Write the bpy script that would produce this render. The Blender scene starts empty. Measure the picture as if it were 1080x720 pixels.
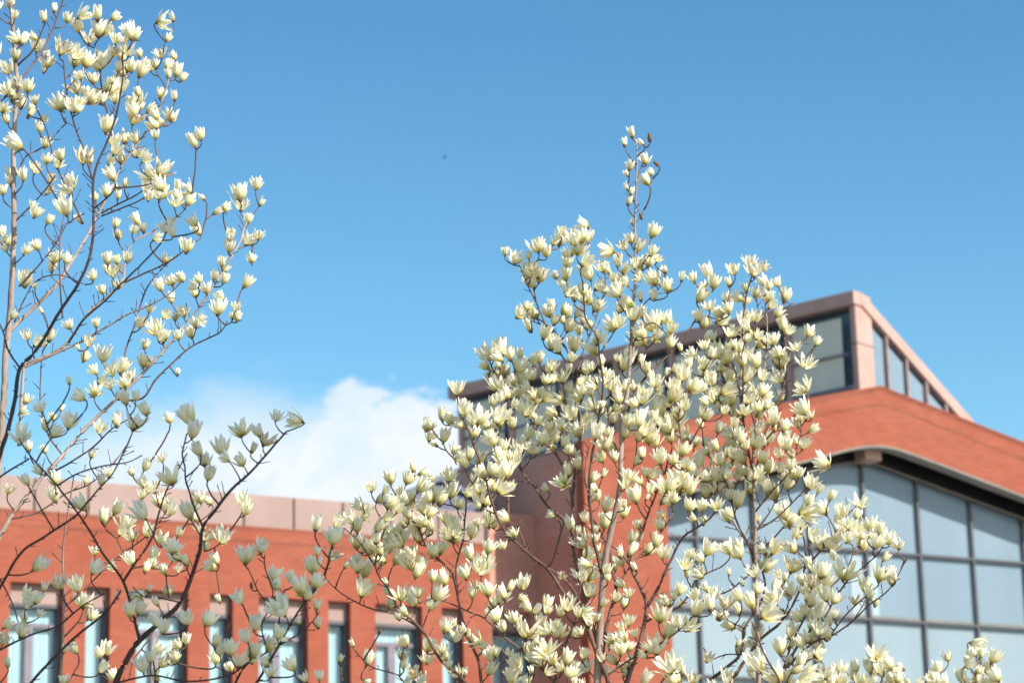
import bpy, bmesh, math, random
from mathutils import Vector, Matrix, noise
R = math.radians
random.seed(7)
S = bpy.context.scene
COL = S.collection

# ------------------------------------------------------------------ camera, sky, sun, exposure
F, PITCH, RHO, CZ = 2830.0, R(15.0), 0.025, 1.6          # focal length in photo pixels (1080 wide), tilt, roll, eye height
cam_d = bpy.data.cameras.new('camera'); cam = bpy.data.objects.new('camera', cam_d); COL.objects.link(cam)
cam_d.sensor_width = 36.0; cam_d.lens = F / 1080 * 36
cam_d.clip_start = 0.1; cam_d.clip_end = 3000
cam_d.dof.use_dof = True; cam_d.dof.focus_distance = 11.8; cam_d.dof.aperture_fstop = 4.4
cam.matrix_world = Matrix.Translation((0, 0, CZ)) @ Matrix.Rotation(R(90) + PITCH, 4, 'X') @ Matrix.Rotation(-RHO, 4, 'Z')
S.camera = cam

SUN_AZ, SUN_EL = R(128), R(35)                            # azimuth from +Y towards +X
sun_dir = Vector((math.sin(SUN_AZ) * math.cos(SUN_EL), math.cos(SUN_AZ) * math.cos(SUN_EL), math.sin(SUN_EL)))
W = bpy.data.worlds.new('World'); S.world = W; W.use_nodes = True
nt = W.node_tree; nt.nodes.clear()
def N(t, typ, **kw):
    n = t.nodes.new(typ)
    for k, v in kw.items(): setattr(n, k, v)
    return n
def math_node(t, op, a, b=None, c=None, clamp=False):
    n = N(t, 'ShaderNodeMath', operation=op); n.use_clamp = clamp
    for i, x in enumerate((a, b, c)):
        if x is None: continue
        if isinstance(x, (int, float)): n.inputs[i].default_value = x
        else: t.links.new(x, n.inputs[i])
    return n.outputs[0]
def maprange(t, x, a, b, c=0.0, d=1.0, smooth=True):
    n = N(t, 'ShaderNodeMapRange'); n.interpolation_type = 'SMOOTHSTEP' if smooth else 'LINEAR'
    t.links.new(x, n.inputs[0])
    for i, v in enumerate((a, b, c, d)): n.inputs[1 + i].default_value = v
    return n.outputs[0]
def mixc(t, fac, a, b, mode='MIX'):
    n = N(t, 'ShaderNodeMix', data_type='RGBA', blend_type=mode)
    for sock, x in ((n.inputs[0], fac), (n.inputs[6], a), (n.inputs[7], b)):
        if isinstance(x, (int, float)): sock.default_value = x
        elif isinstance(x, (tuple, list)): sock.default_value = (*x[:3], 1)
        else: t.links.new(x, sock)
    return n.outputs[2]
sky = N(nt, 'ShaderNodeTexSky', sky_type='NISHITA'); sky.sun_disc = False
sky.sun_elevation = SUN_EL; sky.sun_rotation = SUN_AZ
sky.altitude = 0; sky.air_density = 1.0; sky.dust_density = 0.9; sky.ozone_density = 2.2
hs = N(nt, 'ShaderNodeHueSaturation'); hs.inputs['Saturation'].default_value = 1.26; hs.inputs['Value'].default_value = 1.0; hs.inputs['Hue'].default_value = 0.484
nt.links.new(sky.outputs[0], hs.inputs['Color'])
geo = N(nt, 'ShaderNodeTexCoord'); sep = N(nt, 'ShaderNodeSeparateXYZ'); nt.links.new(geo.outputs['Generated'], sep.inputs[0])
az = math_node(nt, 'ARCTAN2', sep.outputs[0], sep.outputs[1]); el = math_node(nt, 'ARCSINE', sep.outputs[2])
def cloud(az0, el0, raz, rel, seed, soft):
    """one cumulus bank: distance from its centre on the sky, roughened by noise"""
    nz = N(nt, 'ShaderNodeTexNoise'); nz.inputs['Scale'].default_value = 26; nz.inputs['Detail'].default_value = 7; nz.inputs['Roughness'].default_value = 0.58
    mp = N(nt, 'ShaderNodeMapping'); mp.inputs['Location'].default_value = (seed, 0, 0); mp.inputs['Scale'].default_value = (1, 1, 1.6)
    nt.links.new(geo.outputs['Generated'], mp.inputs[0]); nt.links.new(mp.outputs[0], nz.inputs[0])
    dx = math_node(nt, 'DIVIDE', math_node(nt, 'SUBTRACT', az, az0), raz)
    dy = math_node(nt, 'DIVIDE', math_node(nt, 'SUBTRACT', el, el0), rel)
    d = math_node(nt, 'SQRT', math_node(nt, 'ADD', math_node(nt, 'MULTIPLY', dx, dx), math_node(nt, 'MULTIPLY', dy, dy)))
    d2 = math_node(nt, 'ADD', d, math_node(nt, 'MULTIPLY', math_node(nt, 'SUBTRACT', nz.outputs[0], 0.5), 1.1))
    return maprange(nt, d2, 1.0 + soft, 1.0 - soft), nz.outputs[0]
CLOUDS = [(-0.108, 0.198, 0.072, 0.040, 8.0, 0.42), (-0.034, 0.180, 0.074, 0.062, 3.0, 0.06)]
base = mixc(nt, 1.0, hs.outputs[0], N(nt, 'ShaderNodeCombineXYZ').outputs[0], 'MULTIPLY')
grad = maprange(nt, el, 0.12, 0.42, 1.24, 0.82, False)                 # the blue deepens towards the zenith
nt.links.new(grad, [n for n in nt.nodes if n.type == 'COMBXYZ'][0].inputs[0]); nt.links.new(grad, [n for n in nt.nodes if n.type == 'COMBXYZ'][0].inputs[1])
nt.links.new(maprange(nt, el, 0.12, 0.42, 1.12, 0.92, False), [n for n in nt.nodes if n.type == 'COMBXYZ'][0].inputs[2])
for c in CLOUDS:
    m, nz = cloud(*c)
    shade = mixc(nt, maprange(nt, nz, 0.35, 0.62), (4.2, 4.9, 5.7), (5.2, 5.4, 5.75))
    base = mixc(nt, math_node(nt, 'MULTIPLY', m, 0.95), base, shade)
bg = N(nt, 'ShaderNodeBackground'); bg.inputs[1].default_value = 0.095
nt.links.new(base, bg.inputs[0])
wo = N(nt, 'ShaderNodeOutputWorld'); nt.links.new(bg.outputs[0], wo.inputs[0])

sl = bpy.data.lights.new('sun', 'SUN'); sl.energy = 3.9; sl.angle = R(0.53); sl.color = (1.0, 0.94, 0.85)
sun = bpy.data.objects.new('sun', sl); COL.objects.link(sun); sun.location = sun_dir * 60
sun.rotation_euler = sun_dir.to_track_quat('Z', 'Y').to_euler()
S.view_settings.view_transform = 'Standard'; S.view_settings.look = 'None'
S.view_settings.exposure = 0.97; S.view_settings.gamma = 1.0; S.view_settings.use_curve_mapping = False

# ------------------------------------------------------------------ survey helpers: where a sight line meets a depth
EYE = Vector((0, 0, CZ))
def ray(u, v):
    x, y = (u - 540) / F, -(v - 360) / F
    c, s = math.cos(RHO), math.sin(RHO)
    x, y = x * c + y * s, -x * s + y * c
    return Vector((x, math.cos(PITCH) - math.sin(PITCH) * y, math.sin(PITCH) + math.cos(PITCH) * y))
def at(u, v, depth):
    r = ray(u, v); return EYE + r * (depth / r.y)

# ------------------------------------------------------------------ object helpers
def link(name, mesh, parent=None):
    o = bpy.data.objects.new(name, mesh); COL.objects.link(o)
    if parent is not None: o.parent = parent
    return o
def tag(o, label=None, cat=None, group=None, kind=None):
    if label: o['label'] = label
    if cat: o['category'] = cat
    if group: o['group'] = group
    if kind: o['kind'] = kind
    return o
def empty(name, loc, rz=0.0):
    o = bpy.data.objects.new(name, None); COL.objects.link(o); o.location = loc; o.rotation_euler = (0, 0, rz); o.empty_display_size = 0.3
    return o
def fin(name, bm, mats, parent=None, smooth=False, bevel=0.0):
    me = bpy.data.meshes.new(name)
    bmesh.ops.recalc_face_normals(bm, faces=bm.faces)
    if smooth:
        for f in bm.faces: f.smooth = True
    bm.to_mesh(me); bm.free()
    for m in (mats if isinstance(mats, (list, tuple)) else [mats]): me.materials.append(m)
    o = link(name, me, parent)
    if bevel:
        md = o.modifiers.new('bevel', 'BEVEL'); md.width = bevel; md.segments = 2; md.limit_method = 'ANGLE'
    return o
def hexa(bm, p, mat=0):
    """eight corners: bottom ring 0-3, top ring 4-7"""
    v = [bm.verts.new(q) for q in p]
    for idx in ((3, 2, 1, 0), (4, 5, 6, 7), (0, 1, 5, 4), (1, 2, 6, 5), (2, 3, 7, 6), (3, 0, 4, 7)):
        f = bm.faces.new([v[i] for i in idx]); f.material_index = mat
def box(bm, x0, x1, y0, y1, z0, z1, mat=0):
    hexa(bm, [(x0, y0, z0), (x1, y0, z0), (x1, y1, z0), (x0, y1, z0), (x0, y0, z1), (x1, y0, z1), (x1, y1, z1), (x0, y1, z1)], mat)
def slab(bm, x0, x1, y0, y1, zb0, zb1, zt0, zt1, mat=0):
    """box whose bottom and top slope along x"""
    hexa(bm, [(x0, y0, zb0), (x1, y0, zb1), (x1, y1, zb1), (x0, y1, zb0), (x0, y0, zt0), (x1, y0, zt1), (x1, y1, zt1), (x0, y1, zt0)], mat)
def prism(bm, outline, y0, y1, mat=0):
    """(x, z) outline pushed through y"""
    a = [bm.verts.new((x, y0, z)) for x, z in outline]; b = [bm.verts.new((x, y1, z)) for x, z in outline]
    bm.faces.new(a).material_index = mat; bm.faces.new(b[::-1]).material_index = mat
    n = len(a)
    for i in range(n):
        j = (i + 1) % n; bm.faces.new((a[i], b[i], b[j], a[j])).material_index = mat

# ------------------------------------------------------------------ materials
def mat(name):
    m = bpy.data.materials.new(name); m.use_nodes = True; t = m.node_tree
    return m, t, t.nodes['Principled BSDF']
def mottled(name, c0, c1, scale=3.0, rough=0.6, detail=6, spec=0.3, metal=0.0, stretch=(1, 1, 1), bump=0.0):
    m, t, b = mat(name)
    tc = N(t, 'ShaderNodeTexCoord'); mp = N(t, 'ShaderNodeMapping'); mp.inputs['Scale'].default_value = stretch
    nz = N(t, 'ShaderNodeTexNoise'); nz.inputs['Scale'].default_value = scale; nz.inputs['Detail'].default_value = detail; nz.inputs['Roughness'].default_value = 0.6
    t.links.new(tc.outputs['Object'], mp.inputs[0]); t.links.new(mp.outputs[0], nz.inputs[0])
    t.links.new(mixc(t, maprange(t, nz.outputs[0], 0.3, 0.7), c0, c1), b.inputs['Base Color'])
    b.inputs['Roughness'].default_value = rough; b.inputs['Specular IOR Level'].default_value = spec; b.inputs['Metallic'].default_value = metal
    if bump:
        bp = N(t, 'ShaderNodeBump'); bp.inputs['Strength'].default_value = bump; bp.inputs['Distance'].default_value = 0.02
        t.links.new(nz.outputs[0], bp.inputs['Height']); t.links.new(bp.outputs[0], b.inputs['Normal'])
    return m
def brick_mat(name, c1=(0.315, 0.085, 0.049), c2=(0.235, 0.060, 0.036), cm=(0.29, 0.15, 0.10), c3=(0.25, 0.063, 0.036), c4=(0.37, 0.12, 0.07)):
    m, t, b = mat(name)
    tc = N(t, 'ShaderNodeTexCoord')
    sp = N(t, 'ShaderNodeSeparateXYZ'); t.links.new(tc.outputs['Object'], sp.inputs[0])
    cb = N(t, 'ShaderNodeCombineXYZ')
    t.links.new(math_node(t, 'ADD', sp.outputs[0], sp.outputs[1]), cb.inputs[0]); t.links.new(sp.outputs[2], cb.inputs[1])
    br = N(t, 'ShaderNodeTexBrick'); t.links.new(cb.outputs[0], br.inputs['Vector'])
    br.inputs['Color1'].default_value = (*c1, 1); br.inputs['Color2'].default_value = (*c2, 1); br.inputs['Mortar'].default_value = (*cm, 1)
    br.inputs['Scale'].default_value = 1.0; br.inputs['Mortar Size'].default_value = 0.008; br.inputs['Mortar Smooth'].default_value = 0.3
    br.inputs['Brick Width'].default_value = 0.25; br.inputs['Row Height'].default_value = 0.072; br.inputs['Bias'].default_value = -0.1
    def nz(scale, st, detail=6):
        mp = N(t, 'ShaderNodeMapping'); mp.inputs['Scale'].default_value = st; t.links.new(tc.outputs['Object'], mp.inputs[0])
        n = N(t, 'ShaderNodeTexNoise'); n.inputs['Scale'].default_value = scale; n.inputs['Detail'].default_value = detail; n.inputs['Roughness'].default_value = 0.62
        t.links.new(mp.outputs[0], n.inputs[0]); return n.outputs[0]
    c = mixc(t, maprange(t, nz(0.55, (1, 1, 1)), 0.3, 0.7, 0.0, 0.75), br.outputs[0], c3)
    c = mixc(t, maprange(t, nz(1.2, (0.25, 0.25, 3.0)), 0.52, 0.75, 0.0, 0.45), c, c4)     # weathered courses
    c = mixc(t, maprange(t, nz(1.6, (2.2, 2.2, 0.35)), 0.58, 0.8, 0.0, 0.4), c, (0.22, 0.075, 0.05))        # run-off streaks
    c = mixc(t, maprange(t, nz(7.0, (1, 1, 2.4), 3), 0.5, 0.72, 0.0, 0.35), c, (0.33, 0.085, 0.05))         # single darker bricks
    t.links.new(c, b.inputs['Base Color']); b.inputs['Roughness'].default_value = 0.85; b.inputs['Specular IOR Level'].default_value = 0.15
    bp = N(t, 'ShaderNodeBump'); bp.inputs['Strength'].default_value = 0.4; bp.inputs['Distance'].default_value = 0.01
    t.links.new(br.outputs['Fac'], bp.inputs['Height']); bp.invert = True; t.links.new(bp.outputs[0], b.inputs['Normal'])
    return m
def glass_mat(name, tint, refl=1.0, rough=0.02):
    m = bpy.data.materials.new(name); m.use_nodes = True; t = m.node_tree; t.nodes.clear()
    tr = N(t, 'ShaderNodeBsdfTransparent'); tr.inputs[0].default_value = (*tint, 1)
    gl = N(t, 'ShaderNodeBsdfGlossy'); gl.inputs['Roughness'].default_value = rough; gl.inputs[0].default_value = (0.95, 0.98, 1, 1)
    fr = N(t, 'ShaderNodeFresnel'); fr.inputs[0].default_value = 1.62
    # slight waviness of the panes
    tc = N(t, 'ShaderNodeTexCoord'); nz = N(t, 'ShaderNodeTexNoise'); nz.inputs['Scale'].default_value = 0.8; t.links.new(tc.outputs['Object'], nz.inputs[0])
    bp = N(t, 'ShaderNodeBump'); bp.inputs['Strength'].default_value = 0.012; bp.inputs['Distance'].default_value = 0.2
    t.links.new(nz.outputs[0], bp.inputs['Height']); t.links.new(bp.outputs[0], gl.inputs['Normal'])
    mx = N(t, 'ShaderNodeMixShader'); ge = N(t, 'ShaderNodeNewGeometry'); t.links.new(math_node(t, 'MULTIPLY', math_node(t, 'MULTIPLY', fr.outputs[0], refl, clamp=True), math_node(t, 'SUBTRACT', 1.0, ge.outputs['Backfacing'])), mx.inputs[0])
    t.links.new(tr.outputs[0], mx.inputs[1]); t.links.new(gl.outputs[0], mx.inputs[2])
    o = N(t, 'ShaderNodeOutputMaterial'); t.links.new(mx.outputs[0], o.inputs[0])
    return m
M = {}
M['brick'] = brick_mat('red_brick')
M['shade_brick'] = brick_mat('shade_toned_brick', (.58, .27, .19), (.50, .23, .165), (.52, .36, .30), (.46, .22, .165), (.64, .36, .28))  # lighter mauve copy of the red brick, skylit shade painted into its colour
M['pink'] = mottled('pink_cladding', (0.42, 0.255, 0.21), (0.47, 0.305, 0.255), 1.2, 0.55)
M['pink_panel'] = mottled('pink_stone_panel', (0.28, 0.195, 0.168), (0.34, 0.245, 0.212), 0.9, 0.7, stretch=(1, 1, .5))
M['joint'] = mottled('dark_joint', (0.09, 0.075, 0.07), (0.12, 0.10, 0.09), 4, 0.8)
M['trim'] = mottled('grey_concrete_trim', (0.22, 0.20, 0.17), (0.27, 0.25, 0.215), 2, 0.8)
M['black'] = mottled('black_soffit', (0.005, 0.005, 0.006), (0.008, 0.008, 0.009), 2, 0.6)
M['mullion'] = mottled('dark_grey_mullion', (0.07, 0.07, 0.083), (0.09, 0.09, 0.105), 3, 0.4)
M['frame_pink'] = mottled('mauve_frame', (0.24, 0.17, 0.16), (0.30, 0.22, 0.20), 3, 0.5)
M['frame'] = mottled('violet_grey_frame', (0.15, 0.13, 0.16), (0.19, 0.165, 0.20), 3, 0.45)
M['black_frame'] = mottled('black_reveal_frame', (0.07, 0.065, 0.078), (0.09, 0.083, 0.096), 3, 0.5)
M['roof'] = mottled('grey_roof_felt', (0.14, 0.14, 0.14), (0.2, 0.19, 0.18), 1, 0.9)
M['blue_roof'] = mottled('dark_blue_sheet_roof', (0.085, 0.10, 0.17), (0.105, 0.12, 0.195), 2, 0.5)
M['inside'] = mottled('dark_blue_interior', (0.07, 0.095, 0.115), (0.09, 0.12, 0.14), 1, 0.9)
M['glass'] = glass_mat('clear_glass', (0.92, 0.96, 0.98), 0.40)
M['glass_dull'] = glass_mat('weathered_glass', (0.96, 0.97, 0.97), 0.16)
M['glass_teal'] = glass_mat('teal_tinted_glass', (0.86, 0.95, 0.97), 0.5)
def cloth_mat(name, c0, c1, folds=9.0, amt=0.5):
    m, t, b = mat(name)
    tc = N(t, 'ShaderNodeTexCoord'); mp = N(t, 'ShaderNodeMapping'); mp.inputs['Scale'].default_value = (folds, folds, 0.05)
    t.links.new(tc.outputs['Object'], mp.inputs[0])
    nz = N(t, 'ShaderNodeTexNoise'); nz.inputs['Scale'].default_value = 1.0; nz.inputs['Detail'].default_value = 3; t.links.new(mp.outputs[0], nz.inputs[0])
    n2 = N(t, 'ShaderNodeTexNoise'); n2.inputs['Scale'].default_value = 0.35; n2.inputs['Detail'].default_value = 3; t.links.new(tc.outputs['Object'], n2.inputs[0])
    f = math_node(t, 'ADD', math_node(t, 'MULTIPLY', maprange(t, nz.outputs[0], 0.3, 0.7), amt), math_node(t, 'MULTIPLY', maprange(t, n2.outputs[0], 0.35, 0.65), 1 - amt))
    t.links.new(mixc(t, f, c0, c1), b.inputs['Base Color']); b.inputs['Roughness'].default_value = 0.9; b.inputs['Specular IOR Level'].default_value = 0.1
    return m
M['blind'] = cloth_mat('grey_blue_blind', (0.225, 0.265, 0.30), (0.27, 0.31, 0.34), 2.0, 0.3)
M['blind_low'] = cloth_mat('pale_blind', (0.28, 0.315, 0.325), (0.33, 0.362, 0.368), 2.0, 0.3)
M['blind_grey'] = cloth_mat('grey_blind', (0.74, 0.665, 0.54), (0.80, 0.725, 0.60), 3.0, 0.5)
M['curtain'] = cloth_mat('pale_curtain', (0.40, 0.455, 0.465), (0.66, 0.675, 0.66), 9.0, 0.75)
M['ground'] = mottled('light_bounce_ground', (0.25, 0.235, 0.21), (0.31, 0.295, 0.265), 0.6, 0.9)  # unseen ground, made pale to bounce light onto shaded walls and petals
M['path'] = mottled('path_paving', (0.28, 0.26, 0.23), (0.36, 0.34, 0.30), 2, 0.9)

# ------------------------------------------------------------------ ground
bm = bmesh.new()
for a, b_ in ((-1, -1), (1, -1), (1, 1), (-1, 1)): bm.verts.new((a * 900, b_ * 900, 0))
bm.verts.ensure_lookup_table(); bm.faces.new(bm.verts); tag(fin('ground', bm, M['ground']), kind='structure')
bm = bmesh.new(); box(bm, -60, 60, -4, 3.2, -0.1, 0.05); tag(fin('path', bm, M['path']), kind='structure')

# ------------------------------------------------------------------ the gabled building
PSI = R(28); ORI = Vector((9.105, 69.405, 0))
hall = empty('gabled_brick_building', ORI, PSI)
tag(hall, 'gabled red brick building with a glass wall and a glazed rooftop lantern', 'building')
XL, XR, YF, APX = -8.95, 9.15, -1.0, 0.1
def ftop(x): return 18.47 - 0.245 * abs(x - APX)
LOWER = [(-6.6, 15.04), (-5, 15.52), (-2.97, 16.14), (-1.78, 16.50), (-1.1, 16.71), (-.75, 16.80), (-.4, 16.87), (-.05, 16.905), (.3, 16.90), (.6, 16.865), (.95, 16.79), (1.53, 16.66), (2.74, 16.37), (4.59, 15.92), (6.8, 15.37)]
def fbot(x):
    for (x0, z0), (x1, z1) in zip(LOWER[:-1], LOWER[1:]):
        if x <= x1: return z0 + (z1 - z0) * (x - x0) / (x1 - x0)
    return LOWER[-1][1]
def gtop(x): return 16.70 - 0.235 * abs(x - APX)
PL, PR = -6.6, 6.8
# front: gable fascia and the two piers as one brick skin
bm = bmesh.new()
xs = [q[0] for q in LOWER]
outline = [(XL, 0.0), (PL, 0.0)] + [(x, fbot(x)) for x in xs] + [(PR, 0.0), (XR, 0.0), (XR, ftop(XR)), (APX, ftop(APX)), (XL, ftop(XL))]
prism(bm, outline, YF, YF + 0.4)
o = fin('gable_wall', bm, M['brick'], hall)
bm = bmesh.new(); box(bm, XL, XL + 0.4, YF + 0.403, 17, 0, ftop(XL) - 0.02); box(bm, XR - 0.4, XR, YF + 0.403, 17, 0, ftop(XR) - 0.02); fin('side_wall', bm, M['shade_brick'], hall)
bm = bmesh.new(); prism(bm, [(XL + .403, 0), (XR - .403, 0), (XR - .403, 15.9), (APX, 17.9), (XL + .403, 15.9)], 16.6, 16.997); fin('rear_wall', bm, M['brick'], hall)
# coping on the gable, grey trim along its lower edge
bm = bmesh.new()
for x0, x1 in ((XL - .02, APX), (APX, XR + .02)): slab(bm, x0, x1, YF - .02, YF + .44, ftop(x0) + .003, ftop(x1) + .003, ftop(x0) + .05, ftop(x1) + .05)
fin('coping', bm, M['brick'], hall)
M['band'] = brick_mat('dark_brick_band', (.25, .075, .045), (.19, .055, .033), (.22, .12, .085), (.17, .05, .032), (.30, .11, .07))
bm = bmesh.new()
for x0, x1 in ((XL - .003, APX), (APX, XR + .003)): slab(bm, x0, x1, YF - .004, YF + .1, ftop(x0) - .47, ftop(x1) - .47, ftop(x0) - .40, ftop(x1) - .40)
for x0, x1 in ((XL - .003, APX), (APX, XR + .003)): slab(bm, x0, x1, YF - .004, YF + .1, ftop(x0) - .10, ftop(x1) - .10, ftop(x0) - .03, ftop(x1) - .03)
fin('brick_band', bm, M['band'], hall)
bm = bmesh.new()
for x0, x1 in zip(xs[:-1], xs[1:]): slab(bm, x0, x1, YF + .004, YF + .42, fbot(x0) - .05, fbot(x1) - .05, fbot(x0) - .003, fbot(x1) - .003)
bmesh.ops.remove_doubles(bm, verts=bm.verts, dist=1e-4)
fin('fascia_trim', bm, M['trim'], hall)
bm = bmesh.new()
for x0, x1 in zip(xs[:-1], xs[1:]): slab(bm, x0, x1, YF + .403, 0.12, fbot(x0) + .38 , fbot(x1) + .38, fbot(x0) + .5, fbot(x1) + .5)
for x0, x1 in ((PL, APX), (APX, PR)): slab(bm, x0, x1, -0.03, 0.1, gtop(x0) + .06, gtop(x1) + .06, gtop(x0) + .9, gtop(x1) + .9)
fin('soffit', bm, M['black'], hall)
bm = bmesh.new(); box(bm, APX - .30, APX + .22, YF + .43, -.04, 16.60, 17.25); fin('ridge_beam', bm, M['pink'], hall, bevel=.02)
# roof
bm = bmesh.new()
for x0, x1 in ((XL + .41, APX), (APX, XR - .41)): slab(bm, x0, x1, YF + .45, 16.58, ftop(x0) - .55, ftop(x1) - .55, ftop(x0) - .3, ftop(x1) - .3)
fin('roof', bm, M['roof'], hall)
# glass wall
MX = [APX - .05 + 1.735 * k for k in range(-3, 4)]
MX = [PL + .05] + MX + [PR - .05]
RZ = [0.4, 3.6, 5.4, 7.2, 9.0, 10.78, 12.48, 14.28]
bm = bmesh.new()
for x in MX: box(bm, x - .037, x + .037, -.04, .06, 0, gtop(x) + .02)
for z in RZ:
    for x0, x1 in zip(MX[:-1], MX[1:]): box(bm, x0 + .052, x1 - .052, -.05, .05, z - .034, z + .034)
cw = fin('curtain_wall', bm, M['mullion'], hall)
bm = bmesh.new()
for x0, x1 in ((PL, APX), (APX, PR)): slab(bm, x0, x1, -.085, -.062, gtop(x0) - .03, gtop(x1) - .03, gtop(x0) + .04, gtop(x1) + .04)
fin('top_rail', bm, mottled('brown_grey_rail', (.16, .145, .13), (.2, .18, .16), 3, .5), cw)
for x0, x1 in zip(MX[:-1], MX[1:]):
    a, b_ = x0 + .052, x1 - .052
    for r_, z0 in enumerate(RZ[4:], 4):
        z1 = RZ[r_ + 1] - .057 if r_ < len(RZ) - 1 else None
        bm = bmesh.new()
        if z1: vs = [(a, 0, z0 + .057), (b_, 0, z0 + .057), (b_, 0, z1), (a, 0, z1)]
        else: vs = [(a, 0, z0 + .057), (b_, 0, z0 + .057), (b_, 0, gtop(b_) + .02), (a, 0, gtop(a) + .02)]
        # real panes are never quite parallel: tilt each by a few millimetres
        j = random.uniform(-.006, .006); vs[2] = (vs[2][0], j, vs[2][2]); vs[3] = (vs[3][0], j, vs[3][2])
        hexa(bm, [(x, y - .006 if i < 2 else y + .006, z) for i, (x, y, z) in enumerate([vs[0], vs[1], vs[1], vs[0]])] + [(x, y - .006 if i < 2 else y + .006, z) for i, (x, y, z) in enumerate([vs[3], vs[2], vs[2], vs[3]])])
        fin('glass_panel', bm, M['glass'], cw)
    # one blind per bay and storey behind the glass
    bm = bmesh.new(); hexa(bm, [(a, .085, 12.6), (b_, .085, 12.6), (b_, .10, 12.6), (a, .10, 12.6), (a, .085, gtop(a)), (b_, .085, gtop(b_)), (b_, .10, gtop(b_)), (a, .10, gtop(a))])
    fin('blind', bm, M['blind'], cw)
    bm = bmesh.new(); box(bm, a, b_, .085, .10, 9.05, 12.45); fin('blind', bm, M['blind_low'], cw)
M['white_cloth'] = cloth_mat('white_curtain', (.36, .385, .39), (.46, .49, .49), 7.0, .7)
for a, b_, y in ((-.46, -.06, .068), (.14, .40, .070)):
    bm = bmesh.new(); box(bm, a, b_, y, y + .006, 12.53, 14.22); fin('drawn_curtain', bm, M['white_cloth'], cw)
bm = bmesh.new(); box(bm, PL + .1, PR - .1, .062, .082, 12.53, 12.61); fin('reflection_ledge', bm, M['trim'], cw)  # pale ledge strip stands in for light reflected above the bar
bm = bmesh.new(); box(bm, PL, PR, .13, .16, 0, 16.2); fin('interior_wall', bm, M['inside'], cw)

# rooftop lantern: two glazed walls at a corner, lean-to roof
LC = Vector((0.443, 0.4, 0)); dl = Vector((-.365, .931, 0)).normalized(); dr = Vector((.931, .365, 0)).normalized()
lant = link('roof_lantern', None, hall); lant.empty_display_size = .3
def lmesh(name, material, quads, parent=lant, bevel=0):
    """each solid: (direction, t0, t1, depth0, depth1, zb0, zb1, zt0, zt1); depth is measured inwards"""
    bm = bmesh.new()
    for d, t0, t1, w0, w1, zb0, zb1, zt0, zt1 in quads:
        inn = dr if d is dl else dl
        def P(t, w, z): p = LC + d * t + inn * w; return (p.x, p.y, z)
        hexa(bm, [P(t0, w0, zb0), P(t1, w0, zb1), P(t1, w1, zb1), P(t0, w1, zb0), P(t0, w0, zt0), P(t1, w0, zt1), P(t1, w1, zt1), P(t0, w1, zt0)])
    return fin(name, bm, material, parent, bevel=bevel)
ZT, SILL, LL = 21.5, 18.9, 14.7
def rtop(t): return ZT - .503 * max(0, t - .3)
lmesh('base_panel', M['pink'], [(dl, .19, LL, .03, .3, 15.5, 15.5, SILL - .06, SILL - .06)])
lmesh('corner_post', M['pink'], [(dl, 0, .19, 0, .78, 16.5, 16.5, ZT, ZT)], bevel=.02)
lmesh('post_joint', M['joint'], [(dl, -.004, .194, -.004, .784, 20.06, 20.06, 20.10, 20.10)])
lmesh('eaves_fascia', M['pink'], [(dl, -.05, LL + .1, -.12, .25, ZT - .36, ZT - .36, ZT + .02, ZT + .02)], bevel=.015)
lmesh('sloping_fascia', M['pink'], [(dr, .26, 9.3, -.06, .16, rtop(.26) - .34, rtop(9.3) - .34, rtop(.26) + .04, rtop(9.3) + .04)], bevel=.015)
lmesh('lantern_roof', M['roof'], [(dr, .26, 9.2, .17, LL, rtop(.26) - .2, rtop(9.2) - .2, rtop(.26) - .02, rtop(9.2) - .02)])
bays = [.19 + 2.1 * k if k == 0 else .25 + 2.02 * k for k in range(8)]
TR = 19.83
for k, t in enumerate(bays):
    if k: lmesh('lantern_mullion', M['pink'], [(dl, t - .08, t + .08, -.03, .1, SILL - .06, SILL - .06, ZT - .35, ZT - .35)])
lmesh('sill_rail', M['frame'], [(dl, .19, LL, -.02, .12, SILL - .06, SILL - .06, SILL + .04, SILL + .04)])
for t0, t1 in zip(bays[:-1], bays[1:]):
    a, b_ = t0 + .081, t1 - .081
    pn = lmesh('glass_panel', M['glass_dull'], [(dl, a, b_, .02, .03, SILL + .04, SILL + .04, ZT - .35, ZT - .35)])
    lmesh('transom', M['frame'], [(dl, a, b_, -.012, .05, TR - .028, TR - .028, TR + .028, TR + .028)])
    lmesh('blind', M['blind_grey'], [(dl, a + .26, b_ - .02, .07, .09, SILL, SILL, ZT - .62, ZT - .62)])
M['inside_blue'] = mottled('slate_blue_interior', (0.15, 0.22, 0.29), (0.19, 0.27, 0.34), 1, 0.9)
lmesh('lantern_interior', M['inside_blue'], [(dl, .2, LL, .45, .47, 17.5, 17.5, ZT - .4, ZT - .4)])
rb = [.78, 1.46, 2.42, 3.38, 4.34, 5.30, 6.3]
for t in rb[1:-1]: lmesh('lantern_mullion', M['frame_pink'], [(dr, t - .045, t + .045, -.02, .12, 16.6, 16.6, rtop(t) - .3, rtop(t) - .36)])
for t0, t1 in zip(rb[:-1], rb[1:]):
    a, b_ = t0 + (.0 if t0 == rb[0] else .061), t1 - .061
    lmesh('glass_panel', M['glass'], [(dr, a, b_, .05, .06, 16.6, 16.6, rtop(a) - .33, rtop(b_) - .33)])
    lmesh('blind', M['blind'], [(dr, a + .02, b_, .10, .12, 16.6, 16.6, rtop(a) - .52, rtop(b_) - .52)])

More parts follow.
